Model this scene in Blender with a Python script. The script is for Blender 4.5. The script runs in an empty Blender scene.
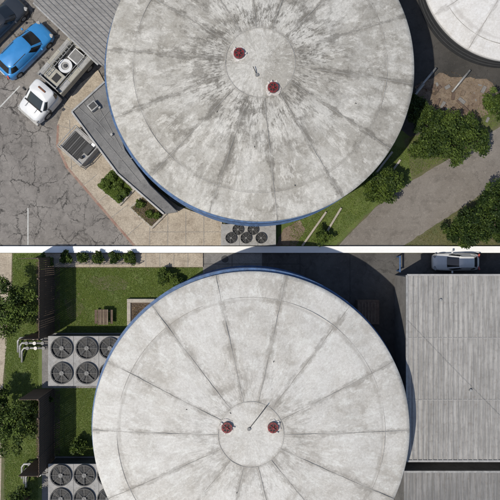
import bpy, bmesh, math, random
import numpy as np
from mathutils import Vector, Matrix
random.seed(7); rng=np.random.default_rng(7)
HC=50.0; S=0.08
def W(px,py,z=0.0):
    k=(HC-z)/HC
    return ((px-250)*S*k,(250-py)*S*k,z)
COL=bpy.context.scene.collection
# ------------------------------------------------------------------ materials
def newmat(name):
    m=bpy.data.materials.new(name); m.use_nodes=True
    nt=m.node_tree; b=nt.nodes['Principled BSDF']
    return m,nt,b
def N(nt,t,**k):
    n=nt.nodes.new(t)
    for a,v in k.items(): setattr(n,a,v)
    return n
def math_(nt,op,a,b=None,c=None):
    n=N(nt,'ShaderNodeMath',operation=op)
    for i,v in enumerate((a,b,c)):
        if v is None: continue
        if isinstance(v,(int,float)): n.inputs[i].default_value=v
        else: nt.links.new(v,n.inputs[i])
    return n.outputs[0]
def coords(nt): return N(nt,'ShaderNodeTexCoord').outputs['Object']
def noise(nt,vec,scale,detail=5,rough=.6,dist=0.):
    n=N(nt,'ShaderNodeTexNoise'); n.inputs['Scale'].default_value=scale
    n.inputs['Detail'].default_value=detail; n.inputs['Roughness'].default_value=rough
    n.inputs['Distortion'].default_value=dist
    nt.links.new(vec,n.inputs['Vector']); return n.outputs['Fac']
def ramp(nt,f,lo,hi):
    n=N(nt,'ShaderNodeMapRange'); n.clamp=True
    nt.links.new(f,n.inputs[0]); n.inputs[1].default_value=lo; n.inputs[2].default_value=hi
    return n.outputs[0]
def mix(nt,f,a,b,mode='MIX'):
    n=N(nt,'ShaderNodeMix',data_type='RGBA',blend_type=mode)
    if isinstance(f,(int,float)): n.inputs[0].default_value=f
    else: nt.links.new(f,n.inputs[0])
    for i,v in ((6,a),(7,b)):
        if isinstance(v,tuple): n.inputs[i].default_value=(*v[:3],1)
        else: nt.links.new(v,n.inputs[i])
    return n.outputs[2]
def bump(nt,b,h,st=.3,d=.02):
    n=N(nt,'ShaderNodeBump'); n.inputs['Strength'].default_value=st; n.inputs['Distance'].default_value=d
    nt.links.new(h,n.inputs['Height']); nt.links.new(n.outputs[0],b.inputs['Normal'])
def rough_mat(name,c1,c2,c3=None,s1=.5,s2=6,rough=.85,metal=0,bst=.3,amt=1.,lo=.35,hi=.65):
    m,nt,b=newmat(name); v=coords(nt)
    a=ramp(nt,noise(nt,v,s1,5,.65),lo,hi)
    c=mix(nt,a,c1,c2)
    f=noise(nt,v,s2,5,.75)
    d=c3 or tuple(x*.55 for x in c1)
    c=mix(nt,math_(nt,'MULTIPLY',ramp(nt,f,.5,.75),.7*amt),c,d)
    g=noise(nt,v,s2*6,2,.7)
    c=mix(nt,.35*amt,c,ramp(nt,g,.2,.8),'OVERLAY') 
    nt.links.new(c,b.inputs['Base Color']); b.inputs['Roughness'].default_value=rough; b.inputs['Metallic'].default_value=metal
    bump(nt,b,g,bst)
    return m
def plain(name,c,rough=.5,metal=0,coat=0,var=.15):
    m,nt,b=newmat(name); v=coords(nt)
    cc=mix(nt,math_(nt,'MULTIPLY',ramp(nt,noise(nt,v,3,4,.7),.35,.7),1.),c,tuple(x*(1-var*2) for x in c))
    nt.links.new(cc,b.inputs['Base Color']); b.inputs['Roughness'].default_value=rough; b.inputs['Metallic'].default_value=metal
    b.inputs['Coat Weight'].default_value=coat
    return m
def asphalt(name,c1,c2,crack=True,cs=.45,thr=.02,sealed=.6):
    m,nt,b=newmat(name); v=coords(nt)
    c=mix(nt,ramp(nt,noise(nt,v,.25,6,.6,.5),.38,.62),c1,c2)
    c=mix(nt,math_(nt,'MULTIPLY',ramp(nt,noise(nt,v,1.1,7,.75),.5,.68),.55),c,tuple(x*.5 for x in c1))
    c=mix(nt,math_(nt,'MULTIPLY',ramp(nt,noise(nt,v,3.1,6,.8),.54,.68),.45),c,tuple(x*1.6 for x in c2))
    g=noise(nt,v,20,3,.8); c=mix(nt,.6,c,g,'OVERLAY')
    if crack:
        nz=N(nt,'ShaderNodeTexNoise'); nz.inputs['Scale'].default_value=.9; nz.inputs['Detail'].default_value=5; nz.inputs['Roughness'].default_value=.65
        nt.links.new(v,nz.inputs['Vector'])
        vm=N(nt,'ShaderNodeVectorMath',operation='MULTIPLY_ADD'); nt.links.new(nz.outputs['Color'],vm.inputs[0]); vm.inputs[1].default_value=(1.6,1.6,0); nt.links.new(v,vm.inputs[2])
        for s,t,w in ((cs,thr,1.),(cs*2.7,thr*1.5,.6)):
            vo=N(nt,'ShaderNodeTexVoronoi',feature='DISTANCE_TO_EDGE'); vo.inputs['Scale'].default_value=s; nt.links.new(vm.outputs[0],vo.inputs['Vector'])
            e=ramp(nt,vo.outputs['Distance'],t,t*.3)
            br=ramp(nt,noise(nt,v,.6,4,.65),.38,.54)
            c=mix(nt,math_(nt,'MULTIPLY',math_(nt,'MULTIPLY',e,br),w*sealed),c,(.025,.023,.021))
    nt.links.new(c,b.inputs['Base Color']); b.inputs['Roughness'].default_value=.9; bump(nt,b,g,.4)
    return m
def dome_mat(name,n,off,R,ring,ring2,light,dark,amt,seed,mid=.6,near=1.,chalk=.6):
    m,nt,b=newmat(name); v=coords(nt)
    sp=N(nt,'ShaderNodeSeparateXYZ'); nt.links.new(v,sp.inputs[0])
    x,y=sp.outputs[0],sp.outputs[1]
    r=math_(nt,'SQRT',math_(nt,'ADD',math_(nt,'MULTIPLY',x,x),math_(nt,'MULTIPLY',y,y)))
    ang=math_(nt,'ARCTAN2',y,x)
    u=math_(nt,'ADD',math_(nt,'MULTIPLY',ang,n/(2*math.pi)),off+40)
    pd=math_(nt,'MULTIPLY',math_(nt,'PINGPONG',u,.5),math_(nt,'MULTIPLY',r,2*math.pi/n))
    cb=N(nt,'ShaderNodeCombineXYZ')
    nt.links.new(math_(nt,'MULTIPLY',math_(nt,'DIVIDE',x,math_(nt,'ADD',r,.8)),9),cb.inputs[0])
    nt.links.new(math_(nt,'MULTIPLY',math_(nt,'DIVIDE',y,math_(nt,'ADD',r,.8)),9),cb.inputs[1])
    nt.links.new(math_(nt,'ADD',math_(nt,'MULTIPLY',r,.45),seed),cb.inputs[2])
    mp=N(nt,'ShaderNodeMapping'); mp.inputs['Location'].default_value=(seed*3,seed*1.7,seed); nt.links.new(v,mp.inputs[0]); vs=mp.outputs[0]
    streak=noise(nt,cb.outputs[0],1.3,7,.74)
    streak2=noise(nt,cb.outputs[0],4.2,6,.75)
    big=noise(nt,vs,.19,6,.66,.5); med=noise(nt,vs,.8,9,.76,.3); fine=noise(nt,vs,7,6,.82); fin=ramp(nt,fine,.38,.58)
    rn=math_(nt,'ADD',r,math_(nt,'MULTIPLY',math_(nt,'SUBTRACT',streak,.5),8.))
    fall=math_(nt,'MULTIPLY',ramp(nt,r,ring*.9,ring*1.15),ramp(nt,rn,R*mid,ring*1.3))
    M3=lambda a,b_: math_(nt,'MULTIPLY',a,b_)
    wn=N(nt,'ShaderNodeTexWhiteNoise',noise_dimensions='2D'); cx=N(nt,'ShaderNodeCombineXYZ')
    nt.links.new(math_(nt,'FLOOR',u),cx.inputs[0]); nt.links.new(math_(nt,'GREATER_THAN',r,ring2),cx.inputs[1]); nt.links.new(cx.outputs[0],wn.inputs['Vector'])
    brown=tuple(a*.38+q*.62 for a,q in zip(light,(dark[0]*1.1,dark[1]*1.04,dark[2]*.92)))
    c=mix(nt,M3(wn.outputs['Value'],.35),light,tuple(q*.82 for q in light))
    zone=ramp(nt,big,.42,.56)
    c=mix(nt,math_(nt,'ADD',M3(zone,.75*amt),.06),c,brown)
    c=mix(nt,M3(ramp(nt,med,.48,.55),math_(nt,'ADD',M3(zone,.6*amt),.15*amt)),c,brown)
    c=mix(nt,M3(M3(ramp(nt,med,.53,.61),fin),math_(nt,'ADD',M3(zone,.5*amt),.4*amt)),c,dark)
    c=mix(nt,M3(ramp(nt,streak,.51,.62),.6*amt),c,brown)
    c=mix(nt,M3(M3(ramp(nt,streak2,.54,.64),fin),.5*amt),c,dark)
    # pale chalky patches
    pw_=noise(nt,cb.outputs[0],1.8,8,.78)
    c=mix(nt,M3(ramp(nt,pw_,.53,.59),chalk*.85),c,tuple(min(.68,q*1.2) for q in light))
    c=mix(nt,M3(ramp(nt,noise(nt,vs,1.1,8,.78),.56,.61),chalk*.6),c,tuple(min(.68,q*1.2) for q in light))
    # heavy soot near the crown ring
    sm=ramp(nt,math_(nt,'ADD',M3(streak2,.55),M3(med,.45)),.48,.55)
    c=mix(nt,M3(M3(M3(sm,fall),math_(nt,'ADD',M3(fin,.6),.4)),near),c,tuple(d*.7 for d in dark))
    # damp grime band towards the rim
    c=mix(nt,M3(M3(ramp(nt,r,R*.72,R*.99),ramp(nt,streak,.44,.6)),.5*amt),c,brown)
    c=mix(nt,M3(ramp(nt,noise(nt,vs,15,4,.8),.55,.64),.3*(amt+.15)),c,tuple(d*.8 for d in dark))
    # seam stains
    s1=ramp(nt,math_(nt,'SUBTRACT',pd,M3(ramp(nt,med,.4,.65),.28)),.12,.0)
    s1=M3(s1,ramp(nt,r,ring,ring+.1)); s1=M3(s1,ramp(nt,streak,.40,.54))
    c=mix(nt,M3(s1,.45*amt+.22),c,tuple(d*.8 for d in dark))
    for rr in (ring,ring2):
        s2=ramp(nt,math_(nt,'SUBTRACT',math_(nt,'ABSOLUTE',math_(nt,'SUBTRACT',r,rr)),M3(ramp(nt,med,.45,.65),.16)),.12,.0)
        c=mix(nt,M3(M3(s2,fin),.5),c,dark)
    c=mix(nt,.4,c,ramp(nt,fine,.1,.9),'OVERLAY')
    nt.links.new(c,b.inputs['Base Color']); b.inputs['Roughness'].default_value=.8
    bump(nt,b,math_(nt,'ADD',fine,M3(streak,2.)),.3,.03)
    return m
def metalroof(name,c1,c2,stretch=(1,1,1),rot=0):
    m,nt,b=newmat(name); v=coords(nt)
    mp=N(nt,'ShaderNodeMapping'); mp.inputs['Rotation'].default_value=(0,0,rot); mp.inputs['Scale'].default_value=stretch; nt.links.new(v,mp.inputs[0])
    a=ramp(nt,noise(nt,mp.outputs[0],1.2,5,.75),.42,.58); c=mix(nt,a,c1,c2)
    c=mix(nt,math_(nt,'MULTIPLY',ramp(nt,noise(nt,v,.35,6,.65),.45,.7),.5),c,tuple(q*.6 for q in c1))
    c=mix(nt,math_(nt,'MULTIPLY',ramp(nt,noise(nt,v,3,6,.75),.54,.70),.5),c,(.15,.12,.095))
    nt.links.new(c,b.inputs['Base Color']); b.inputs['Roughness'].default_value=.6; b.inputs['Metallic'].default_value=.1
    return m
def leafmat(name,c1,c2):
    m,nt,b=newmat(name)
    at=N(nt,'ShaderNodeAttribute',attribute_name='tint')
    sp=N(nt,'ShaderNodeSeparateColor'); nt.links.new(at.outputs['Color'],sp.inputs[0])
    c=mix(nt,sp.outputs[0],c1,c2); nt.links.new(c,b.inputs['Base Color']); b.inputs['Roughness'].default_value=.65
    b.inputs['Specular IOR Level'].default_value=.25
    return m
M={}
M['asph']=asphalt('cracked_asphalt',(.165,.150,.136),(.225,.207,.188),True,.5,.028,.85)
M['road']=asphalt('road_asphalt',(.165,.146,.126),(.205,.185,.163),True,.22,.006,.3)
M['dkasph']=asphalt('dark_asphalt',(.055,.051,.048),(.095,.09,.084),True,.3,.01,.5)  # courtyard asphalt, darkened in colour to stand for the big tank's shadow
M['dkasph2']=asphalt('yard_asphalt',(.035,.033,.03),(.062,.058,.053),True,.3,.01,.5)  # yard asphalt with the small tank's shade put into its dark tone
M['pave']=rough_mat('grey_concrete',(.16,.153,.145),(.25,.24,.228),s1=.4,s2=3)
M['walk']=rough_mat('beige_concrete',(.32,.268,.205),(.41,.355,.28),(.16,.125,.09),s1=.5,s2=1.8)
M['walk2']=rough_mat('stone_coping',(.42,.38,.32),(.33,.30,.25),s1=2,s2=8)
M['dirt']=rough_mat('bare_dirt',(.14,.10,.07),(.23,.18,.13),(.05,.035,.025),s1=1.2,s2=4,bst=.8)
M['mulch']=rough_mat('mulch',(.07,.05,.035),(.13,.095,.065),(.02,.015,.01),s1=2,s2=7,bst=1)
M['gnd']=rough_mat('grass_ground',(.065,.095,.018),(.11,.145,.032),(.14,.115,.05),s1=.5,s2=2.5,bst=.8,amt=.8)
M['gnd2']=rough_mat('dry_grass_ground',(.11,.10,.05),(.075,.09,.03),(.16,.125,.075),s1=.7,s2=3,bst=.8,amt=.8)
M['annex']=rough_mat('membrane_roof',(.13,.128,.125),(.20,.195,.187),s1=.6,s2=3)
M['blue']=plain('blue_tank_paint',(.06,.135,.29),.55,var=.3)
M['dkshell']=plain('grey_tank_paint',(.05,.052,.055),.6)  # shell colour kept dark so the visible side reads as shade
M['white']=plain('white_plaster',(.85,.85,.84),.8,var=.02)
M['wpaint']=plain('white_car_paint',(.66,.66,.65),.3,0,.6,.05)
M['bpaint']=plain('blue_car_paint',(.04,.24,.55),.25,.1,.8,.05)
M['dpaint']=plain('dark_car_paint',(.03,.034,.04),.3,.1,.8,.05)
M['beige']=plain('truck_body_paint',(.38,.36,.30),.5)
M['glass']=plain('vehicle_glass',(.015,.018,.022),.08,0,.5)
M['rubber']=plain('rubber',(.02,.02,.02),.8)
M['lgrey']=plain('galvanised_steel',(.38,.375,.36),.5,.3,0,.2)
M['deck']=rough_mat('cooling_unit_deck',(.27,.265,.255),(.35,.34,.325),(.12,.10,.08),s1=1.5,s2=5)
M['mgrey']=plain('grey_paint',(.2,.197,.19),.6)
M['black']=plain('black_metal',(.012,.012,.013),.6)
M['dgrey']=plain('dark_grey',(.055,.055,.055),.7)
M['red']=plain('red_hatch_paint',(.22,.014,.018),.5,var=.3)
M['redk']=rough_mat('faded_red_kerb_paint',(.24,.13,.10),(.30,.22,.17),(.12,.08,.06),s1=2,s2=6)
M['line']=rough_mat('road_marking_paint',(.55,.55,.52),(.40,.40,.38),(.2,.2,.19),s1=3,s2=9)
M['wood']=rough_mat('weathered_wood',(.09,.06,.045),(.15,.105,.075),s1=3,s2=9)
M['seam']=rough_mat('roof_seam',(.22,.21,.195),(.42,.41,.385),(.12,.11,.1),s1=1.3,s2=4)
M['chalk']=rough_mat('chalky_sealant',(.62,.60,.57),(.40,.36,.33),(.2,.1,.08),s1=2,s2=7)
M['orange']=plain('rust',(.2,.08,.04),.9)
M['lamp']=plain('lamp_lens',(.5,.1,.08),.2)
M['roofA']=metalroof('standing_seam_roof',(.20,.195,.188),(.28,.272,.26),(1,6,1),math.radians(41))
M['roofB']=metalroof('ribbed_metal_roof',(.235,.227,.215),(.385,.374,.355),(5,.25,1))
M['roofC']=metalroof('old_ribbed_roof',(.16,.157,.15),(.25,.243,.235),(5,.25,1))
M['rib']=plain('roof_rib',(.37,.36,.345),.5,.1)
M['ribA']=plain('roof_rib_dark',(.25,.243,.235),.5,.1)
M['leaf']=leafmat('leaf',(.012,.027,.004),(.095,.138,.022))
M['blade']=leafmat('grass_blade',(.05,.085,.01),(.145,.19,.038))
M['dry']=leafmat('dry_blade',(.07,.075,.02),(.18,.17,.07))
M['litter']=leafmat('leaf_litter',(.06,.04,.02),(.27,.19,.10))
M['bark']=plain('bark',(.09,.065,.045),.9)
# ------------------------------------------------------------------ geometry helpers
def mk(name,verts,faces,mats,parent=None,smooth=False,midx=None):
    me=bpy.data.meshes.new(name); me.from_pydata([tuple(v) for v in verts],[],faces)
    for m in (mats if isinstance(mats,(list,tuple)) else [mats]): me.materials.append(M[m] if isinstance(m,str) else m)
    if midx is not None: me.polygons.foreach_set('material_index',midx)
    if smooth: me.polygons.foreach_set('use_smooth',[True]*len(me.polygons))
    me.update()
    o=bpy.data.objects.new(name,me); COL.objects.link(o)
    if parent: o.parent=parent
    return o
def empty(name,loc=(0,0,0),rz=0,sc=1):
    o=bpy.data.objects.new(name,None); o.location=loc; o.rotation_euler=(0,0,rz); o.scale=(sc,)*3; o.empty_display_size=.2
    COL.objects.link(o); return o
def fixw(o):
    bm=bmesh.new(); bm.from_mesh(o.data); bmesh.ops.recalc_face_normals(bm,faces=bm.faces); bm.to_mesh(o.data); bm.free()
def rough_pts(pts,amp,step=.35):
    out=[]
    for i in range(len(pts)):
        a=Vector(pts[i][:2]); b=Vector(pts[(i+1)%len(pts)][:2]); n=max(1,int((b-a).length/step))
        for j in range(n):
            p=a.lerp(b,j/n); out.append((p.x+random.uniform(-amp,amp),p.y+random.uniform(-amp,amp)))
    return out
def sheet(name,px,z,mat,amp=0):
    pts=[W(*p)[:2] for p in px]
    if amp: pts=rough_pts(pts,amp)
    o=mk(name,[(p[0],p[1],z) for p in pts],[list(range(len(pts)))],mat)
    if o.data.polygons[0].normal.z<0: o.data.flip_normals()
    return o
def prism_w(name,pts,z0,z1,mat,parent=None,bev=0):
    n=len(pts); v=[(p[0],p[1],z0) for p in pts]+[(p[0],p[1],z1) for p in pts]
    f=[list(range(n))[::-1],list(range(n,2*n))]+[[i,(i+1)%n,(i+1)%n+n,i+n] for i in range(n)]
    o=mk(name,v,f,mat,parent); fixw(o)
    if bev: 
        b=o.modifiers.new('b','BEVEL'); b.width=bev; b.segments=2; b.limit_method='ANGLE'
    return o
def prism(name,px,z0,z1,mat,parent=None,bev=0):
    return prism_w(name,[W(p[0],p[1],z1)[:2] for p in px],z0,z1,mat,parent,bev)
def box(name,c,s,mat,parent=None,rz=0,bev=.02):
    x,y,z=[q/2 for q in s]
    v=[(a*x,b*y,d*z) for a in(-1,1) for b in(-1,1) for d in(-1,1)]
    f=[(0,1,3,2),(4,6,7,5),(0,4,5,1),(2,3,7,6),(0,2,6,4),(1,5,7,3)]
    o=mk(name,v,f,mat,parent); o.location=c; o.rotation_euler=(0,0,rz); fixw(o)
    if bev:
        b=o.modifiers.new('b','BEVEL'); b.width=bev; b.segments=2
    return o
def cyl(name,c,r,h,mat,parent=None,n=24,r2=None,bev=0):
    r2=r if r2 is None else r2
    v=[(r*math.cos(2*math.pi*i/n),r*math.sin(2*math.pi*i/n),0) for i in range(n)]+[(r2*math.cos(2*math.pi*i/n),r2*math.sin(2*math.pi*i/n),h) for i in range(n)]
    f=[list(range(n))[::-1],list(range(n,2*n))]+[[i,(i+1)%n,(i+1)%n+n,i+n] for i in range(n)]
    o=mk(name,v,f,mat,parent); o.location=c
    if bev:
        b=o.modifiers.new('b','BEVEL'); b.width=bev; b.segments=2; b.limit_method='ANGLE'
    return o
def tube(name,pts,r,mat,parent=None,n=8):
    verts=[];faces=[]
    P=[Vector(p) for p in pts]
    for i,p in enumerate(P):
        d=(P[min(i+1,len(P)-1)]-P[max(i-1,0)]).normalized()
        q=d.to_track_quat('Z','Y')
        for j in range(n):
            a=2*math.pi*j/n; verts.append(p+q@Vector((r*math.cos(a),r*math.sin(a),0)))
    for i in range(len(P)-1):
        for j in range(n): faces.append((i*n+j,i*n+(j+1)%n,(i+1)*n+(j+1)%n,(i+1)*n+j))
    faces.append(list(range(n))[::-1]); faces.append(list(range((len(P)-1)*n,len(P)*n)))
    return mk(name,verts,faces,mat,parent,True)
def ring(name,c,r1,r2,h,mat,parent=None,n=48):
    v=[];f=[]
    for i in range(n):
        a=2*math.pi*i/n; ca,sa=math.cos(a),math.sin(a)
        v+= [(r1*ca,r1*sa,0),(r1*ca,r1*sa,h),(r2*ca,r2*sa,h),(r2*ca,r2*sa,0)]
    for i in range(n):
        j=(i+1)%n
        for k in range(4): f.append((i*4+k,j*4+k,j*4+(k+1)%4,i*4+(k+1)%4))
    o=mk(name,v,f,mat,parent); o.location=c; fixw(o); return o
def inpoly(x,y,poly):
    r=np.zeros(len(x),bool); n=len(poly)
    for i in range(n):
        x1,y1=poly[i]; x2,y2=poly[(i+1)%n]
        if y1==y2: continue
        c=((y1>y)!=(y2>y))&(x<(x2-x1)*(y-y1)/(y2-y1)+x1); r^=c
    return r
def tintmesh(name,V,k,t,mat,parent=None):
    n=len(V); me=bpy.data.meshes.new(name)
    me.vertices.add(n*k); me.vertices.foreach_set('co',V.reshape(-1).astype(np.float32))
    me.loops.add(n*k); me.loops.foreach_set('vertex_index',np.arange(n*k,dtype=np.int32))
    me.polygons.add(n); me.polygons.foreach_set('loop_start',np.arange(0,n*k,k,dtype=np.int32)); me.polygons.foreach_set('loop_total',np.full(n,k,dtype=np.int32))
    me.update(calc_edges=True)
    a=me.color_attributes.new('tint','FLOAT_COLOR','POINT')
    c=np.ones((n*k,4),np.float32); c[:,:3]=np.repeat(np.clip(t,0,1),k)[:,None]
    a.data.foreach_set('color',c.reshape(-1)); me.materials.append(M[mat])
    o=bpy.data.objects.new(name,me); COL.objects.link(o)
    if parent: o.parent=parent
    return o
def leaves(C,size):
    n=len(C); a=rng.normal(size=(n,3)); a/=np.linalg.norm(a,axis=1)[:,None]
    a[:,2]*=.5
    b=np.cross(a,rng.normal(size=(n,3))); b/=np.linalg.norm(b,axis=1)[:,None]
    s=(size*rng.uniform(.5,1.2,n))[:,None]
    return np.stack([C-a*s,C+b*s*.45,C+a*s,C-b*s*.45],1)
def tree(px,py,rpx,h,name='tree',flat=.55,dens=1.0,bright=.5):
    zc=h*.62; x,y,_=W(px,py,zc); R=rpx*S*(HC-zc)/HC
    root=empty(name,(x,y,0))
    tr=tube('trunk',[(0,0,0),(random.uniform(-.1,.1),.05,h*.3),(.05,.1,h*.6)],max(.05,R*.09),'bark',root)
    K=int(22+R*16); C=[];T=[]
    for i in range(K):
        a=random.uniform(0,2*math.pi); q=math.sqrt(random.random())
        irr=1+.25*math.sin(3*a+px)+.18*math.sin(5*a+py)
        cx,cy=R*.88*q*irr*math.cos(a),R*.88*q*irr*math.sin(a)
        cz=h*.55+ (h*.42)*math.sqrt(max(0,1-q*q*.9))*random.uniform(.15,1)
        rr=R*random.uniform(.09,.24)+.08
        if i<7: tube('limb_%d'%(i+1),[(0,0,h*.3),(cx*.5,cy*.5,(h*.3+cz)/2+.1),(cx,cy,cz)],max(.02,R*.03),'bark',root,6)
        n=int(rr*rr*750*dens)+50; d=rng.normal(size=(n,3)); d/=np.linalg.norm(d,axis=1)[:,None]
        rad=rr*rng.uniform(.45,1.25,n)[:,None]
        p=np.array([cx,cy,cz])+d*rad*np.array([1,1,.7]); C.append(p)
        tb=random.uniform(-.35,.35)+bright; T.append(np.clip(tb+rng.normal(0,.2,n),0,1))
    C=np.concatenate(C);T=np.concatenate(T)
    tintmesh('crown',leaves(C,.115),4,T,'leaf',root)
    return root
def lawn(name,px,z,dens,mat='blade',size=.07,amp=0):
    P=[W(*p)[:2] for p in px]; xs=[p[0] for p in P]; ys=[p[1] for p in P]
    A=(max(xs)-min(xs))*(max(ys)-min(ys)); n=int(A*dens)
    x=rng.uniform(min(xs),max(xs),n); y=rng.uniform(min(ys),max(ys),n)
    k=inpoly(x,y,P); x=x[k];y=y[k]; n=len(x)
    f=np.sin(x*1.7+1)*np.sin(y*2.1)+.6*np.sin(x*4.3+y*3.1)+.5*np.sin(x*7.7-y*6.1)
    k=rng.uniform(-2.2,1.5,n)<f+.6; x=x[k];y=y[k];f=f[k];n=len(x)
    a=rng.uniform(0,6.283,n); s=size*rng.uniform(.5,1.5,n); w=s*.22
    tx,ty=x+np.cos(a)*s,y+np.sin(a)*s
    V=np.stack([np.stack([x-np.sin(a)*w,y+np.cos(a)*w,np.full(n,z)],1),np.stack([x+np.sin(a)*w,y-np.cos(a)*w,np.full(n,z)],1),np.stack([tx,ty,z+s*.8],1)],1)
    return tintmesh(name,V,3,.5+f*.15+rng.normal(0,.2,n),mat)
def litter(name,px,z,n,size=.05):
    P=[W(*p)[:2] for p in px]; xs=[p[0] for p in P]; ys=[p[1] for p in P]
    x=rng.uniform(min(xs),max(xs),n); y=rng.uniform(min(ys),max(ys),n); k=inpoly(x,y,P); x=x[k];y=y[k]
    C=np.stack([x,y,z+.03+rng.uniform(0,.04,len(x))],1)
    return tintmesh(name,leaves(C,size),4,rng.uniform(0,1,len(x)),'litter')
def ribs(name,poly,z,ang,sp,w,h,mat,parent):
    ca,sa=math.cos(ang),math.sin(ang); R=[(p[0]*ca+p[1]*sa,-p[0]*sa+p[1]*ca) for p in poly]
    t=min(r[1] for r in R)+sp*.5; v=[];f=[]
    while t<max(r[1] for r in R):
        xs=[]
        for i in range(len(R)):
            a,b=R[i],R[(i+1)%len(R)]
            if (a[1]>t)!=(b[1]>t): xs.append(a[0]+(b[0]-a[0])*(t-a[1])/(b[1]-a[1]))
        xs.sort()
        for i in range(0,len(xs)-1,2):
            x0,x1=xs[i],xs[i+1]; n=len(v)
            for q in (x0,x1):
                for (d,zz) in ((-w,0),(-w*.5,h),(w*.5,h),(w,0)):
                    X,Y=q,t+d; v.append((X*ca-Y*sa,X*sa+Y*ca,z+zz))
            for k in range(3): f.append((n+k,n+k+1,n+5+k,n+4+k))
            f+= [(n,n+1,n+2,n+3),(n+4,n+5,n+6,n+7)]
        t+=sp
    o=mk(name,v,f,mat,parent); fixw(o); return o
# ------------------------------------------------------------------ ground
o=mk('ground',[(-1500,-1500,0),(1500,-1500,0),(1500,1500,0),(-1500,1500,0)],[(0,1,2,3)],'gnd2')
z=.004
# --- top site
sheet('parking_lot',[(-120,-120),(140,-120),(140,247),(-120,247)],z,'asph')
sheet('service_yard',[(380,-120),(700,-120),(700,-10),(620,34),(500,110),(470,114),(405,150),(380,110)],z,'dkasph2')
sheet('road',[(335,249),(375,208),(410,182),(450,158),(500,127),(640,45),(640,100),(500,182),(452,214),(402,247.5)],.008,'road',.03)
side=[(98,70),(80,84),(65,104),(57,125),(56,146),(66,168),(90,196),(112,222),(133,246),(223,246),(222,222),(178,206),(150,185),(125,150),(113,110),(105,83)]
prism('sidewalk',side,0,.13,'walk')
outer=[(57,125),(56,146),(66,168),(90,196),(112,222),(133,246)]
a=[W(p[0],p[1],.137)[:2] for p in outer]; 
inn=[(p[0]+2.2,p[1]-1.1) for p in outer]; b_=[W(p[0],p[1],.137)[:2] for p in inn]
k=mk('red_kerb_marking',[(p[0],p[1],.135) for p in a+b_],[(i,i+1,i+1+6,i+6) for i in range(5)],'redk')
def strip(name,px,w,z,mat):
    v=[];f=[]
    for (p,q) in px:
        A=Vector(W(*p)[:2]);B=Vector(W(*q)[:2]); d=(B-A).normalized(); nn=Vector((-d.y,d.x))*w/2; n=len(v)
        v+=[(*(A-nn),z),(*(B-nn),z),(*(B+nn),z),(*(A+nn),z)]; f.append((n,n+1,n+2,n+3)); z+=.0006
    o=mk(name,v,f,mat)
    bm=bmesh.new(); bm.from_mesh(o.data); 
    for fa in bm.faces:
        if fa.normal.z<0: fa.normal_flip()
    bm.to_mesh(o.data); bm.free(); return o
strip('paving_joints',[((62,104),(76,112)),((57,125),(74,130)),((57,148),(74,146)),((68,170),(84,160)),((82,187),(97,175)),((97,203),(112,191)),((110,219),(128,205)),((125,238),(143,222)),((150,246),(150,226)),((168,246),(168,214)),((186,246),(186,212)),((204,246),(204,216)),((150,232),(222,232)),((70,120),(72,170))],.028,.136,'mgrey')
strip('parking_line_marking',[((28,208),(28,245)),((2,105),(20,86)),((-20,128),(2,105))],.1,.012,'line')
sheet('gravel_strip',[(170,200),(222,222),(300,222),(345,200),(400,130),(405,100),(300,60),(130,100)],.012,'pave')
sheet('grass_verge',[(272,222),(300,214),(345,196),(400,130),(420,142),(412,180),(375,207),(335,246),(272,246)],.016,'gnd',.08)
lawn('grass',[(290,222),(345,200),(392,145),(412,150),(410,178),(373,205),(330,245),(290,245)],.016,420,'blade',.08)
sheet('grass_bank',[(405,140),(470,108),(500,100),(620,22),(700,-25),(700,6),(640,42),(500,124),(455,152),(412,180)],.022,'gnd2',.08)
lawn('grass',[(408,140),(470,112),(520,92),(520,110),(455,152),(412,178)],.023,400,'blade',.08)
sheet('roadside_grass',[(402,246.5),(452,214),(500,182),(640,100),(640,246.5)],.027,'gnd2',.06)
lawn('grass',[(404,246),(452,215),(520,172),(520,246)],.028,300,'dry',.08)
sheet('dirt_patch',[(275,246),(283,230),(300,220),(306,230),(296,246)],.032,'dirt',.08)
sheet('dirt_patch',[(415,88),(438,74),(490,80),(505,104),(462,132),(424,126)],.036,'dirt',.16)
litter('leaf_litter',[(412,88),(438,70),(495,78),(505,106),(462,134),(424,128)],.036,1500,.05)
litter('leaf_litter',[(275,246),(283,224),(300,216),(345,196),(330,240)],.03,600,.05)
for i,(p,q) in enumerate((((302,246),(326,212)),((318,246),(341,208)),((372,178),(392,152)),((378,190),(400,160)))):
    A=W(*p);B=W(*q); L=math.dist(A,B); ang=math.atan2(B[1]-A[1],B[0]-A[0])
    box('concrete_edging',((A[0]+B[0])/2,(A[1]+B[1])/2,.1),(L,.16,.2),'walk2',None,ang,.02)
def bed(px,name,mat):
    root=empty(name)
    prism('rim',px,.131,.33,'walk2',root,.02)
    cx=sum(p[0] for p in px)/4; cy=sum(p[1] for p in px)/4
    inn=[(cx+(p[0]-cx)*.86,cy+(p[1]-cy)*.86) for p in px]
    prism('soil',inn,.2,.345,mat,root)
    return inn
b1=bed([(96,186),(112,168),(135,190),(120,206)],'planter_bed','gnd')
lawn('grass',b1,.35,2600,'blade',.10)
b2=bed([(129,208),(145,192),(168,213),(152,229)],'planter_bed','mulch')
litter('leaf_litter',b2,.35,900,.06)
lawn('grass',b2,.35,350,'dry',.08)
for (x,y,r) in ((106,184,4),(112,177,4),(118,186,4),(124,192,4),(119,198,3),(140,204,3),(150,214,3),(157,216,2.5)): tree(x,y,r,.9,'shrub',bright=.6)
ann=[(72,112),(105,82),(113,110),(125,150),(150,185),(178,212),(164,214),(118,174)]
r_=empty('annex_building')
prism('roof',ann,2.3,2.5,'annex',r_,.03)
pw=[W(p[0],p[1],2.5)[:2] for p in ann]; cx=sum(p[0] for p in pw)/8; cy=sum(p[1] for p in pw)/8
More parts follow.
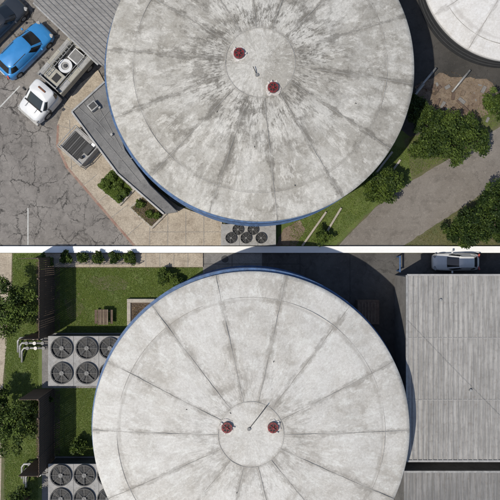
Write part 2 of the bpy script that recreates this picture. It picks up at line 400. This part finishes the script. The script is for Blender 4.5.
prism_w('walls',[(cx+(p[0]-cx)*.95,cy+(p[1]-cy)*.95) for p in pw],0,2.3,'pave',r_)
for i,(p,q) in enumerate((((72,112),(105,82)),((72,112),(118,174)),((118,174),(164,214)))):
    A=W(*p,2.5);B=W(*q,2.5); L=math.dist(A,B); an=math.atan2(B[1]-A[1],B[0]-A[0])
    box('parapet_%d'%i,((A[0]+B[0])/2,(A[1]+B[1])/2,2.56+.003*i),(L,.14,.16),'lgrey',r_,an)
for i,(p,q) in enumerate((((83,103),(113,140)),((92,95),(122,150)),((95,128),(140,182)),((78,107),(99,126)),((99,122),(112,108)),((118,160),(134,158)))):
    A=W(*p,2.5);B=W(*q,2.5); L=math.dist(A,B); an=math.atan2(B[1]-A[1],B[0]-A[0])
    box('seam_%d'%i,((A[0]+B[0])/2,(A[1]+B[1])/2,2.515+i*.003),(L,.05,.04),'mgrey',r_,an,0)
for (x,y) in ((100,108),(112,135)): 
    c=W(x,y,2.5); cyl('vent',c,.1,.25,'lgrey',r_,12)
c=W(94,107,2.5); box('roof_unit',(c[0],c[1],2.72),(.7,.6,.4),'lgrey',r_,.7,.03); box('roof_unit_grille',(c[0],c[1],2.93),(.5,.4,.03),'dgrey',r_,.7,0)
mr=[(34,2),(20,-40),(190,-60),(150,-25),(127,5),(113,32),(105,67),(99,64)]
r_=empty('metal_roofed_building'); pw=[W(p[0],p[1],3.4)[:2] for p in mr]
prism_w('roof',pw,3.25,3.4,'roofA',r_)
ribs('roof_ribs',pw,3.4,math.radians(-44),.33,.035,.07,'ribA',r_)
cx=sum(p[0] for p in pw)/8; cy=sum(p[1] for p in pw)/8
prism_w('walls',[(cx+(p[0]-cx)*.95,cy+(p[1]-cy)*.95) for p in pw],0,3.25,'pave',r_)
A=W(34,2,3.4);B=W(99,64,3.4); L=math.dist(A,B)
box('gutter',((A[0]+B[0])/2-.06,(A[1]+B[1])/2-.06,3.38),(L,.14,.12),'lgrey',r_,math.atan2(B[1]-A[1],B[0]-A[0]))
# ------------------------------------------------------------------ tanks
def tank(name,px,py,rpx,ztop,n,off,matd,ringpx,ring2f,shell,shoff=(0,0),shr=.12,rise=1.1,hatches=(),pole=None):
    k=(HC-ztop)/HC; x,y,_=W(px,py,ztop); R=rpx*S*k
    root=empty(name,(x,y,0))
    NR,NA=40,160; v=[(0,0,ztop+rise)]; f=[]
    def zz(r): return ztop+rise*(1-(r/R)**2)
    for i in range(1,NR+1):
        r=R*i/NR
        for j in range(NA):
            a=2*math.pi*j/NA
            rr=r*(1+(.0022*math.sin(7*a+px)+.0015*math.sin(17*a+py) if i==NR else 0))
            v.append((rr*math.cos(a),rr*math.sin(a),zz(r)+ (.02*math.sin(a*5+r*1.3)+.015*math.sin(a*11-r*2.1))*min(1,r/5)))
    for j in range(NA): f.append((0,1+j,1+(j+1)%NA))
    for i in range(NR-1):
        for j in range(NA):
            a=1+i*NA+j;b=1+i*NA+(j+1)%NA; f.append((a,a+NA,b+NA,b))
    base=1+(NR-1)*NA; m=len(v)
    for rr,z_ in ((R+.03,ztop-.06),(R+.03,ztop-.28)):
        for j in range(NA):
            a=2*math.pi*j/NA; v.append((rr*math.cos(a),rr*math.sin(a),z_))
    for q,(p0,p1) in enumerate(((base,m),(m,m+NA))):
        for j in range(NA): f.append((p0+j,p1+j,p1+(j+1)%NA,p0+(j+1)%NA))
    mk('dome_roof',v,f,matd,root,True)
    sh=cyl('shell',(shoff[0],shoff[1],0),R+shr,ztop-.3,shell,root,160)
    for i in range(1,4):
        ring('shell_band_%d'%i,(shoff[0],shoff[1],(ztop-.3)*i/4),R+shr,R+shr+.04,.08,shell,root,96)
    rg=ringpx*S*k; v=[];f=[]
    for s in range(n):
        a=2*math.pi*(s-off)/n; ca,sa=math.cos(a),math.sin(a); wd=.018; st=len(v); K=22
        for i in range(K+1):
            r=rg+(R-rg)*i/K; jit=random.uniform(-.015,.015)
            for d,h in ((-wd,0.0),(-wd*.6,.028),(wd*.6,.028),(wd,0)):
                v.append((r*ca-(d+jit)*sa,r*sa+(d+jit)*ca,zz(r)+h))
        for i in range(K):
            for q in range(3):
                a0=st+i*4+q; f.append((a0,a0+1,a0+5,a0+4))
    o=mk('roof_seams',v,f,'seam',root); fixw(o)
    ring('crown_ring',(0,0,zz(rg)-.03),rg-.02,rg+.02,.06,'seam',root,72)
    ring('rim_seam',(0,0,zz(R*ring2f)-.03),R*ring2f-.015,R*ring2f+.015,.05,'seam',root,120)
    for i,(hx,hy) in enumerate(hatches):
        X,Y,_=W(hx,hy,ztop+rise); X-=x;Y-=y; zb=zz(math.hypot(X,Y))
        pts=[]
        for q in range(22):
            a=2*math.pi*q/22; rr=.50*(1+random.uniform(-.16,.2)); pts.append((X+rr*math.cos(a),Y+rr*math.sin(a)))
        prism_w('sealant_pad_%d'%i,pts,zb-.1,zb+.04,'chalk',root)
        cyl('hatch_curb_%d'%i,(X,Y,zb+.03),.37,.16,'mgrey',root,28,.35)
        ring('hatch_flange_%d'%i,(X,Y,zb+.19),.25,.36,.06,'red',root,28)
        cyl('hatch_throat_%d'%i,(X,Y,zb+.15),.25,.07,'black',root,24)
        for t in range(3): box('hatch_bar_%d_%d'%(i,t),(X,Y,zb+.25+.002*t),(.5,.05,.04),'red',root,t*math.pi/3+.4,0)
        cyl('hatch_vent_%d'%i,(X+.02,Y-.02,zb+.2),.10,.14,'red',root,14,.07)
        for t in range(8):
            a=t*math.pi/4; box('bolt_%d_%d'%(i,t),(X+.31*math.cos(a),Y+.31*math.sin(a),zb+.26),(.05,.05,.03),'dgrey',root,a,0)
        for t in range(3):
            a=random.uniform(0,6.28); box('hatch_tab_%d_%d'%(i,t),(X+.42*math.cos(a),Y+.42*math.sin(a),zb+.1+.003*t),(.2,.1,.12),'chalk',root,a)
    if pole:
        (ax,ay),(bx,by)=pole
        A=W(ax,ay,ztop+rise);B=W(bx,by,ztop+rise+.4)
        tube('vent_pipe',[(A[0]-x,A[1]-y,zz(0)-.03),((A[0]+B[0])/2-x,(A[1]+B[1])/2-y,zz(0)+.2),(B[0]-x,B[1]-y,zz(0)+.3)],.028,'dgrey',root)  # roof pole; on the lower tank the tube is shaped as its shadow line
        cyl('vent_base',(A[0]-x,A[1]-y,zz(0)-.03),.12,.12,'mgrey',root,16)
    for i in range(5):
        a=random.uniform(0,6.28); r=random.uniform(.15,.9)*R
        box('roof_lug_%d'%i,(r*math.cos(a),r*math.sin(a),zz(r)+.02),(.1,.05,.06),'dgrey',root,a,0)
    return root
D1=dome_mat('weathered_dome_coating',14,.25,10.6,2.4,8.6,(.52,.503,.462),(.145,.133,.112),.95,3.,.66,1.,.6)
D2=dome_mat('chalky_dome_coating',14,.0,10.95,2.2,9.0,(.585,.568,.532),(.22,.20,.172),.52,11.,.5,.4,.45)
D3=dome_mat('white_dome_coating',12,.0,6.9,1.8,5.6,(.63,.62,.60),(.3,.28,.26),.3,17.,.6,.2,.3)
tank('water_storage_tank',260,67,154,7,14,.25,D1,34,.82,'blue',(-.16,-.12),.02,1.1,((239,54),(273,88)),((257,75),(253,66)))
tank('water_storage_tank',251,430,158.5,7,14,.0,D2,32,.84,'blue',(-.08,.19),.06,1.1,((227,427),(273,427)),((249,429),(267,406)))
tank('small_storage_tank',515,-32,93,2.4,12,.0,D3,20,.84,'dkshell',(0,0),-.15,.8,(),None)
# ------------------------------------------------------------------ vehicles
def wheel(name,c,r,w,parent):
    o=cyl(name,(0,0,-w/2),r,w,'rubber',parent,24,None,.03); o.data.transform(Matrix.Translation((0,0,-w/2))); o.data.transform(Matrix.Rotation(math.pi/2,4,'X')); o.location=c
    h=cyl(name+'_hub',(0,0,0),r*.6,w+.02,'lgrey',parent,16); h.data.transform(Matrix.Translation((0,0,-(w+.02)/2))); h.data.transform(Matrix.Rotation(math.pi/2,4,'X')); h.location=c
def loft(name,st,mat,parent,sub=1):
    v=[];f=[]
    prof=((-1,.0),(-1.0,.45),(-.97,.75),(-.86,.95),(-.45,1.0),(0,1.02),(.45,1.0),(.86,.95),(.97,.75),(1,.45),(1,0))
    K=len(prof)
    for (x,w,zb,zt) in st:
        for (a,b) in prof: v.append((x,a*w,zb+(zt-zb)*b))
    for i in range(len(st)-1):
        for k in range(K-1): f.append((i*K+k,i*K+k+1,(i+1)*K+k+1,(i+1)*K+k))
    f.append(list(range(K))); f.append(list(range((len(st)-1)*K,len(st)*K))[::-1])
    o=mk(name,v,f,mat,parent,True); fixw(o)
    s=o.modifiers.new('s','SUBSURF'); s.levels=sub; s.render_levels=sub
    return o
def sup(cx,a,b,n,m=40):
    out=[]
    for i in range(m):
        t=2*math.pi*(i+.5)/m; c,s=math.cos(t),math.sin(t)
        out.append((cx+a*math.copysign(abs(c)**(2/n),c),b*math.copysign(abs(s)**(2/n),s)))
    return out
def greenhouse(x0,x1,w,z0,X0,X1,w1,z1,paint,root,bpill=(0,)):
    m=40; A=sup((x0+x1)/2,(x1-x0)/2,w,4.5,m); B=sup((X0+X1)/2,(X1-X0)/2,w1,5,m)
    C=sup((X0+X1)/2,(X1-X0)/2*.93,w1*.88,4,m); v=[(*p,z0) for p in A]+[(*p,z1-.05) for p in B]+[(*p,z1) for p in C]+[((X0+X1)/2,0,z1+.03)]
    f=[];mi=[]
    for i in range(m):
        j=(i+1)%m; f.append((i,j,m+j,m+i))
        t=2*math.pi*(i+1)/m
        c,s=abs(math.cos(t)),abs(math.sin(t))
        pil=(.42<s<.62 and c>.7) or (s>.985)
        mi.append(0 if pil else 1)
        f.append((m+i,m+j,2*m+j,2*m+i)); mi.append(0)
        f.append((2*m+i,2*m+j,3*m)); mi.append(0)
    o=mk('cabin',v,f,[paint,'glass'],root,False,mi); fixw(o)
    for p in o.data.polygons: 
        if p.material_index==0: p.use_smooth=True
    return o
def car(px,py,ang,paint,L=4.6,Wd=1.85,name='parked_car',hatch=False,sc=1.0):
    x,y,_=W(px,py,.9); r=empty(name,(x,y,.01),math.radians(ang),sc); h=L/2; w=Wd/2
    st=[(h,w*.62,.3,.52),(h-.06,w*.8,.22,.66),(h-.3,w*.93,.2,.76),(h-.8,w,.2,.84),(h-1.25,w,.2,.93),(0,w,.2,.96),(-h+1.0,w,.2,.98),(-h+.4,w*.97,.2,.97),(-h+.1,w*.85,.22,.88),(-h,w*.68,.3,.6)]
    loft('body',st,paint,r)
    rear=-h+(.25 if hatch else .7)
    greenhouse(rear,h-1.05,w*.9,.92,rear+.4,h-1.85,w*.74,1.45,paint,r)
    for i,(a,b) in enumerate(((h-.85,w-.1),(h-.85,-w+.1),(-h+.85,w-.1),(-h+.85,-w+.1))): wheel('wheel_%d'%i,(a,b,.33),.33,.22,r)
    for s in (-1,1):
        box('mirror_%d'%s,(h-1.45,s*(w+.08),.98),(.14,.2,.13),paint,r,0,.04)
        box('headlamp_%d'%s,(h-.2,s*w*.7,.66),(.28,.3,.1),'lgrey',r,s*-.5,.03)
        box('taillamp_%d'%s,(-h+.1,s*w*.7,.8),(.12,.3,.14),'lamp',r,s*.3,.03)
    box('hood_line',(h-1.22,0,.945),(.03,Wd*.8,.02),'black',r,0,0)
    if not hatch: box('trunk_line',(rear-.02,0,.985),(.03,Wd*.75,.02),'black',r,0,0)
    box('plate',(-h-.0,0,.5),(.04,.5,.12),'white',r,0,.01)
    for s in (-1,1): box('roof_rail_%d'%s,((rear+h-1.6)/2-.1,s*w*.64,1.47),(1.3,.04,.04),'dgrey',r,0,.01)
    return r
car(23,49,45,'bpaint',5.0,2.05,hatch=True)
car(-2,22,45,'dpaint',4.9,1.95)
car(457,262,180,'wpaint',3.7,1.42,hatch=True)
def service_truck(px,py,ang):
    x,y,_=W(px,py,1.4); r=empty('service_truck',(x,y,.01),math.radians(ang+180))
    loft('hood',[(3.9,.85,.5,.95),(3.85,1.0,.4,1.1),(3.5,1.1,.4,1.22),(2.7,1.13,.4,1.34),(2.4,1.13,.4,1.38)],'wpaint',r)
    loft('cab_lower',[(2.7,1.12,.4,1.36),(2.6,1.14,.4,1.38),(1.2,1.14,.4,1.40),(1.1,1.12,.4,1.38)],'wpaint',r)
    greenhouse(1.05,2.95,1.07,1.34,1.12,2.25,.92,1.98,'wpaint',r)
    box('bumper',(3.95,0,.5),(.2,2.1,.3),'lgrey',r,0,.05)
    box('chassis',(-1.3,0,.6),(5.2,1.0,.3),'black',r)
    box('bed_floor',(-1.5,0,.95),(4.9,2.3,.2),'mgrey',r)
    for s in (-1,1):
        box('side_compartment_%d'%s,(-1.5,s*1.0,1.35),(4.9,.48,.75),'beige',r,0,.03)
        for i in range(4): box('compartment_lid_%d_%d'%(s,i),(-3.25+i*1.18,s*1.0,1.735),(1.08,.42,.03),'lgrey' if i%2 else 'beige',r,0,.01)
        box('rail_%d'%s,(-1.5,s*.78,2.1),(4.8,.05,.05),'lgrey',r)
        box('mirror_%d'%s,(2.45,s*1.3,1.45),(.16,.25,.3),'black',r,0,.04)
        box('headlamp_%d'%s,(3.76,s*.85,.95),(.25,.3,.18),'lgrey',r,0,.04)
        for i in range(4): box('rail_post_%d_%d'%(s,i),(-3.7+i*1.47,s*.78,1.75),(.05,.05,.7),'lgrey',r)
    box('headboard',(.9,0,1.6),(.08,2.2,1.0),'mgrey',r)
    box('generator_box',(.2,0,1.45),(1.1,1.4,.8),'beige',r,0,.04)
    box('generator_grille',(.2,.2,1.87),(.6,.5,.04),'black',r,0,0)
    cyl('hose_reel',(-.95,.1,1.1),.5,.7,'lgrey',r,24,None,.04); ring('reel_rim',(-.95,.1,1.8),.32,.54,.06,'wpaint',r,28); cyl('reel_hub',(-.95,.1,1.8),.14,.1,'dgrey',r,14)
    box('tool_box',(-2.05,.2,1.4),(.95,1.0,.7),'wpaint',r,0,.04); box('tool_box_lid',(-2.05,.2,1.77),(.75,.8,.04),'mgrey',r,0,.01)
    box('small_box',(-1.95,-.55,1.25),(.5,.35,.4),'dgrey',r,.2,.03)
    cyl('tank_drum',(-2.95,-.25,1.05),.38,.8,'beige',r,24,None,.04); cyl('drum_cap',(-2.95,-.25,1.85),.1,.06,'black',r,12)
    box('crate',(-3.1,.45,1.3),(.6,.5,.5),'wood',r,.1,.02)
    box('cross_bar',(-3.9,0,2.1),(.06,1.6,.06),'lgrey',r); box('cross_bar_2',(.85,0,2.1),(.06,1.6,.06),'lgrey',r)
    box('ladder_rail_1',(-1.6,-.66,2.17),(4.6,.05,.06),'lgrey',r); box('ladder_rail_2',(-1.6,-.38,2.17),(4.6,.05,.06),'lgrey',r)
    for i in range(14): box('ladder_rung_%d'%i,(-3.8+i*.34,-.52,2.17),(.03,.26,.03),'lgrey',r,0,0)
    box('beacon',(1.6,0,2.05),(.12,.7,.08),'orange',r,0,.03)
    for s in (-1,1): box('hood_crease_%d'%s,(3.0,s*.45,1.315),(.9,.03,.02),'mgrey',r,0,0)
    box('wiper_cowl',(2.98,0,1.335),(.1,1.7,.04),'black',r,0,.01)
    for i,(a,b) in enumerate(((2.9,1.0),(2.9,-1.0),(-2.1,1.0),(-2.1,-1.0))): wheel('wheel_%d'%i,(a,b,.42),.42,.28,r)
service_truck(58,76,49)
def genset(px,py,ang,L=2.3,Wd=2.0):
    x,y,_=W(px,py,.9); r=empty('backup_generator',(x,y,.13),math.radians(ang))
    box('plinth',(0,0,.06),(L+.3,Wd+.3,.12),'walk2',r); box('housing',(0,0,.6),(L,Wd,.95),'deck',r,0,.05)
    box('radiator_well',(-.2,-.1,1.08),(L*.72,Wd*.8,.03),'black',r,0,0)
    for i in range(9): box('louvre_%d'%i,(-.25-L*.3+i*L*.075,-.1,1.11),(.04,Wd*.78,.04),'mgrey' if i%3==0 else 'dgrey',r,0,0)
    box('exhaust_box',(L*.33,.3,1.2),(.5,.8,.25),'dgrey',r); cyl('exhaust',(L*.33,-.5,1.05),.12,.35,'black',r,14)
    box('control_panel',(L*.35,Wd*.4,1.15),(.3,.3,.2),'white',r)
    for i,(a,b) in enumerate(((-1,-1),(1,-1),(1,1),(-1,1))): box('post_%d'%i,(a*(L/2+.05),b*(Wd/2+.05),.7),(.07,.07,1.4),'lgrey',r)
    for s in (-1,1): box('rail_x_%d'%s,(0,s*(Wd/2+.05),1.4),(L+.17,.06,.06),'lgrey',r); box('rail_y_%d'%s,(s*(L/2+.05),0,1.403),(.06,Wd+.04,.06),'lgrey',r)
genset(80,147,-42)
def fan(r,cx,cy,z,R,i):
    ring('fan_shroud_%d'%i,(cx,cy,z),R*.9,R,.16,'dgrey',r,32)
    cyl('fan_well_%d'%i,(cx,cy,z-.0),R*.9,.02,'black',r,32)
    v=[];f=[]; n=5; ph=random.random()
    for b in range(n):
        a=2*math.pi*b/n+ph
        for (rr,da,zz) in ((.2,-.2,.05),(.2,.35,.1),(.84,.22,.12),(.84,-.2,.05)):
            v.append((R*rr*math.cos(a+da),R*rr*math.sin(a+da),zz))
        f.append((4*b,4*b+1,4*b+2,4*b+3))
    o=mk('fan_blades_%d'%i,v,f,'dgrey',r); o.location=(cx,cy,z)
    cyl('fan_hub_%d'%i,(cx,cy,z+.02),R*.2,.13,'mgrey',r,16)
    for q in (.45,.68): ring('fan_guard_%d_%d'%(i,int(q*100)),(cx,cy,z+.15),R*q-.006,R*q+.006,.012,'dgrey',r,28)
    for q in range(4): box('guard_bar_%d_%d'%(i,q),(cx,cy,z+.16+q*.002),(R*1.85,.013,.012),'mgrey',r,q*math.pi/4,0)
def chiller(x0,y0,x1,y1,fans,Rpx,h=1.9):
    A=W(x0,y1,h);B=W(x1,y0,h); cx,cy=(A[0]+B[0])/2,(A[1]+B[1])/2; r=empty('cooling_unit',(cx,cy,.02))
    w,d=B[0]-A[0],B[1]-A[1]
    box('base_frame',(0,0,.12),(w,d,.2),'mgrey',r); box('coil_housing',(0,0,h/2+.05),(w*.97,d*.96,h-.4),'dgrey',r,0,.02); box('top_deck',(0,0,h-.09),(w,d,.12),'deck',r,0,.02)
    for i,(fx,fy) in enumerate(fans):
        p=W(fx,fy,h); fan(r,p[0]-cx,p[1]-cy,h-.03,Rpx*S*(HC-h)/HC,i)
    for i in range(1,3): box('deck_seam_%d'%i,(-w/2+w*i/3,0,h-.02),(.03,d,.02),'mgrey',r,0,0)
    return r
chiller(48,336,124,386,[(62,348),(87,348),(110,348),(62,373),(87,373),(110,373)],11)
chiller(48,464,124,512,[(61,475),(84.5,475),(108,475),(61,498.5),(84.5,498.5),(108,498.5)],10.8)
chiller(221,224,276,245.5,[(231,238),(246,238),(261,238),(238,229.5),(253,229.5)],5.6,1.0)
def pipes(x0,x1,y,name='chiller_pipework'):
    r=empty(name)
    for i in range(3):
        yy=y+i*5; z_=.5+.12*(i%2)
        tube('pipe_%d'%i,[W(x0+i*2,yy+14,.1),W(x0+i*2,yy+3,z_),W(x0+i*2+2,yy,z_),W(x1+3,yy,z_)],.09,'lgrey',r)
        for q in range(3): p=W(x0+8+q*8+i,yy,z_); c=cyl('valve_%d_%d'%(i,q),(p[0],p[1],p[2]-.05),.14,.22,'lgrey' if q%2 else 'mgrey',r,14)
pipes(18,47,338); pipes(22,47,464)
# ------------------------------------------------------------------ bottom site
sheet('courtyard_pavement',[(203,253.2),(560,253.2),(560,540),(203,540)],.004,'dkasph')  # dark colour carries the tank's shade
sheet('concrete_apron',[(203,253.2),(262,253.2),(262,300),(203,300)],.008,'pave')
sheet('lawn_ground',[(13,253.2),(60,253.2),(60,540),(13,540),(6,540),(6,340),(13,280)],.004,'gnd',.05)
sheet('garden_lawn',[(55,268),(203,268),(203,340),(100,335),(55,335)],.008,'gnd')
sheet('garden_lawn',[(55,386),(110,386),(110,464),(55,464)],.008,'gnd')
sheet('equipment_pad',[(42,333),(203,333),(203,388),(42,388)],.012,'pave')
sheet('equipment_pad',[(42,461),(203,461),(203,530),(42,530)],.012,'pave')
sheet('footpath',[(-60,253.2),(12,253.2),(11,300),(3,380),(0,540),(-60,540)],.012,'walk')
lawn('grass',[(13,254),(38,254),(38,500),(4,500),(5,340),(12,290)],.006,700,'blade',.075)
lawn('grass',[(55,268),(200,268),(160,333),(55,333)],.01,1000,'blade',.07)
lawn('grass',[(55,388),(100,388),(100,462),(55,462)],.01,800,'blade',.07)
sheet('worn_grass_patch',[(88,278),(108,274),(128,281),(124,292),(100,290)],.02,'gnd2',.15)
sheet('worn_grass_patch',[(64,300),(76,297),(84,310),(70,322)],.02,'gnd2',.15)
prism('garden_paving',[(42,253.2),(203,253.2),(203,267),(42,267)],0,.12,'walk')
strip('paving_joints',[((62+i*14,253.5),(62+i*14,267)) for i in range(10)],.028,.126,'mgrey')
strip('pavement_joints',[((232,254),(232,290)),((300,254),(300,285)),((350,254),(350,300)),((203,264),(300,264))],.03,.018,'black')
def fence(x,y0,y1,h=2.9,ends=True):
    r=empty('wooden_fence'); A=W(x,y0);B=W(x,y1); L=A[1]-B[1]; n=int(L/.16)
    for i in range(n):
        y=B[1]+(i+.5)*L/n; b=box('board_%d'%i,(A[0],y,h/2+random.uniform(-.03,.03)),(.035,L/n*.82,h),'wood',r,random.uniform(-.04,.04),0)
    for zz in (.4,h/2,h-.3): box('rail_%d'%int(zz*10),(A[0]-.06,(A[1]+B[1])/2,zz),(.07,L,.09),'wood',r,0,0)
    for i in range(5): box('post_%d'%i,(A[0]-.07,B[1]+L*i/4,h/2+.03),(.11,.11,h+.06),'wood',r,0,0)
    if ends:
        for nm,yy in (('a',A[1]),('b',B[1])):
            for i in range(10): box('return_%s_%d'%(nm,i),(A[0]-.2-i*.14,yy,h/2),(.12,.035,h),'wood',r,0,0)
sheet('fence_mulch_bed',[(36,262),(60,262),(60,333),(36,333)],.016,'mulch')  # dark strips beside the fences, painted in place of their shadow
sheet('fence_mulch_bed',[(36,389),(60,389),(60,460),(36,460)],.016,'mulch')
fence(54,258,333,3.6); fence(54,389,460,3.6)
for X in (66,82,98,114,130): tree(X,257.5,5.2,1.1,'hedge',bright=.25)
r_=empty('garden_railing'); A=W(58,264,.9);B=W(138,264,.9)
for zz in (.5,.9): box('rail_%d'%int(zz*10),((A[0]+B[0])/2,A[1],zz),(B[0]-A[0],.04,.04),'dgrey',r_,0,0)
for i in range(14): box('post_%d'%i,(A[0]+(B[0]-A[0])*i/13,A[1],.45),(.03,.045,.9),'dgrey',r_,0,0)
r_=empty('picnic_table',(*W(103,317,.7)[:2],.01))
for i in range(6): box('top_slat_%d'%i,(-.35+i*.14,0,.74),(.12,1.2,.04),'dirt' if i%2 else 'wood',r_,0,.005)
for s in (-1,1):
    box('seat_%d'%(s),(s*.62,0,.44),(.2,1.1,.04),'wood',r_,0,.005)
    box('trestle_%d'%s,(0,s*.4,.37),(1.3,.08,.08),'wood',r_); box('leg_%d'%s,(.0,s*.4,.36),(.1,.1,.7),'wood',r_)
r_=empty('stone_seat_planter',(*W(141,312,.3)[:2],.01))
box('rim_n',(0,.9,.2),(2.2,.3,.4),'walk2',r_,0,.03);box('rim_s',(0,-.9,.2),(2.2,.3,.4),'walk2',r_,0,.03);box('rim_w',(-.95,0,.2),(.3,1.5,.4),'walk2',r_,0,.03);box('rim_e',(.95,0,.2),(.3,1.5,.4),'walk2',r_,0,.03)
box('soil',(0,0,.15),(1.6,1.5,.3),'mulch',r_,0,0)
litter('leaf_litter',[(133,304),(150,304),(150,321),(133,321)],.3,500,.06)
litter('leaf_litter',[(60,268),(180,268),(150,332),(60,332)],.02,300,.05)
tree(165,276,7,1.2,'shrub'); tree(176,282,5,1.,'shrub')
r_=empty('utility_cabinet',(*W(368,312,1)[:2],.02))
box('cabinet',(0,0,.55),(1.6,1.8,1.1),'dirt',r_,0,.03); box('lid',(0,0,1.13),(1.7,1.9,.08),'wood',r_,0,.02)
for i in range(5): box('louvre_%d'%i,(-.5+i*.25,0,1.19),(.06,1.5,.04),'dirt',r_,0,0)
r_=empty('manhole_cover',(*W(225,259)[:2],.01)); ring('frame',(0,0,0),.3,.38,.02,'mgrey',r_,28); cyl('lid',(0,0,0),.29,.015,'dgrey',r_,28)
def rect(a,b,c,d): return [(a,b),(c,b),(c,d),(a,d)]
ZW=5.0; XL=407
r_=empty('warehouse'); P=[W(p[0],p[1],ZW)[:2] for p in rect(XL,275,640,461)]
prism_w('roof',P,ZW-.2,ZW,'roofB',r_)
ribs('roof_ribs',P,ZW,math.radians(90),.36,.04,.09,'rib',r_)
cx=sum(p[0] for p in P)/4; cy=sum(p[1] for p in P)/4
prism_w('walls',[(cx+(p[0]-cx)*.97,cy+(p[1]-cy)*.97) for p in P],0,ZW-.2,'pave',r_)
for i,yy in enumerate((275,338,400,461)):
    A=W(XL,yy,ZW+.05);B=W(640,yy,ZW+.05); box('sheet_lap_%d'%i,((A[0]+B[0])/2,A[1],ZW+.015 if 0<i<3 else ZW+.06),(B[0]-A[0],.06 if 0<i<3 else .14,.05),'rib',r_,0,0)
A=W(XL,275,ZW+.05);B=W(XL,461,ZW+.05); box('verge_trim',(A[0]-.03,(A[1]+B[1])/2,ZW+.03),(.10,A[1]-B[1],.16),'lgrey',r_,0,0)
tube('roof_cable',[W(XL,320,ZW+.1),W(450,365,ZW+.1),W(520,436,ZW+.1)],.007,'mgrey',r_)
for (x,y) in ((440,300),(470,390)): c=W(x,y,ZW); cyl('roof_vent_%d'%x,c,.10,.18,'lgrey',r_,14)
r2=empty('flat_roofed_building'); P=[W(p[0],p[1],3.0)[:2] for p in rect(404,472,640,560)]
prism_w('roof',P,2.8,3.0,'roofC',r2); ribs('roof_battens',P,3.0,math.radians(90),.45,.035,.06,'ribA',r2)
P2=[(p[0]*.99+.1,p[1]-.1) for p in P]; prism_w('walls',P2,0,2.8,'pave',r2)
A=W(404,472,3.0);B=W(640,472,3.0); box('parapet',((A[0]+B[0])/2,A[1]+.05,3.0),(B[0]-A[0],.16,.22),'lgrey',r2,0,.01)
A=W(400,264,1.0); r_=empty('blue_bollard_rail'); box('rail',(A[0],A[1],1.0),(.12,1.3,.12),'blue',r_,0,.02)
for s in (-1,1): box('post_%d'%s,(A[0],A[1]+s*.55,.5),(.1,.1,1.0),'blue',r_)
r_=empty('white_boundary_wall'); Y0=W(0,246.2,.35)[1]; Y1=W(0,252.8,.35)[1]  # separator bar between the two collage panels, built as a low wall
box('wall',(0,(Y0+Y1)/2,.15),(120,(Y0-Y1)-.08,.30),'white',r_,0,0); box('coping',(0,(Y0+Y1)/2,.325),(120,Y0-Y1,.05),'white',r_,0,.01)
# ------------------------------------------------------------------ pipes and debris at top right
r_=empty('yard_pipes')
for i,(p,q) in enumerate((((416,92),(436,68)),((408,104),(424,84)),((452,92),(470,70)))):
    tube('pipe_%d'%i,[W(*p,.3),W(*q,.5)],.09,'lgrey',r_)
r_=empty('debris_pile')
for i in range(46):
    px,py=random.uniform(424,488),random.uniform(82,120)
    c=W(px,py,.1); s=random.uniform(.08,.3); box('chunk_%d'%i,(c[0],c[1],s*.3),(s*random.uniform(1,2.5),s,s*.6),random.choice(['dirt','pave','wood','mulch']),r_,random.uniform(0,3),.02)
for i in range(5):
    px,py=random.uniform(426,480),random.uniform(82,115); c=W(px,py,.2); box('plank_%d'%i,(c[0],c[1],.22+.01*i),(1.8,.16,.05),'wood',r_,random.uniform(0,3),.005)
# ------------------------------------------------------------------ trees
tree(384,183,19,3.0,bright=.5); tree(372,192,9,1.6,'shrub')
tree(428,122,16,2.6,bright=.3); tree(444,141,25,3.2,bright=.45); tree(468,138,20,2.8,bright=.3); tree(425,148,13,1.9,'shrub',bright=.4); tree(417,110,13,1.9,'shrub',bright=.2); tree(456,126,12,2.2,'shrub',bright=.3)
tree(497,104,15,3,bright=.45); tree(480,217,25,3.4,bright=.1); tree(503,205,24,4,bright=.15); tree(458,233,14,2.0,'shrub',bright=.15); tree(476,229,16,2.4,bright=.1); tree(495,232,14,2.2,'shrub',bright=.1)
tree(322,236,8,1.4,'shrub',bright=.5)
tree(14,306,24,4,bright=.5); tree(12,425,25,4,bright=.5); tree(-2,400,14,3,bright=.5); tree(22,505,16,2.5,bright=.4); tree(46,398,5,1.5,'shrub')
tree(78,446,8,1.2,'shrub',bright=.35); tree(46,262,6,1.3,'shrub')
# ------------------------------------------------------------------ light + camera
sc=bpy.context.scene
E=math.radians(60); hd=Vector((.857,.515,0)).normalized()
d=Vector((hd.x*math.cos(E),hd.y*math.cos(E),-math.sin(E)))
l=bpy.data.lights.new('sun','SUN'); l.energy=3.6; l.angle=math.radians(.6); l.color=(1,.94,.835)
lo=bpy.data.objects.new('sun',l); lo.rotation_euler=d.to_track_quat('-Z','Y').to_euler(); lo.location=(-20,-12,40); COL.objects.link(lo)
w=bpy.data.worlds.new('World'); sc.world=w; w.use_nodes=True; nt=w.node_tree
sky=nt.nodes.new('ShaderNodeTexSky'); sky.sky_type='NISHITA'; sky.sun_disc=False; sky.sun_elevation=E; sky.sun_rotation=math.atan2(-hd.x,-hd.y)
nt.links.new(sky.outputs[0],nt.nodes['Background'].inputs[0]); nt.nodes['Background'].inputs[1].default_value=.12
cam=bpy.data.cameras.new('camera'); cam.sensor_width=36; cam.lens=36/(2*math.tan(math.atan(20/HC))); cam.clip_end=4000
co=bpy.data.objects.new('camera',cam); co.location=(0,0,HC); co.rotation_euler=(0,0,0); COL.objects.link(co); sc.camera=co
sc.view_settings.view_transform='Standard'; sc.view_settings.look='None'; sc.view_settings.exposure=0
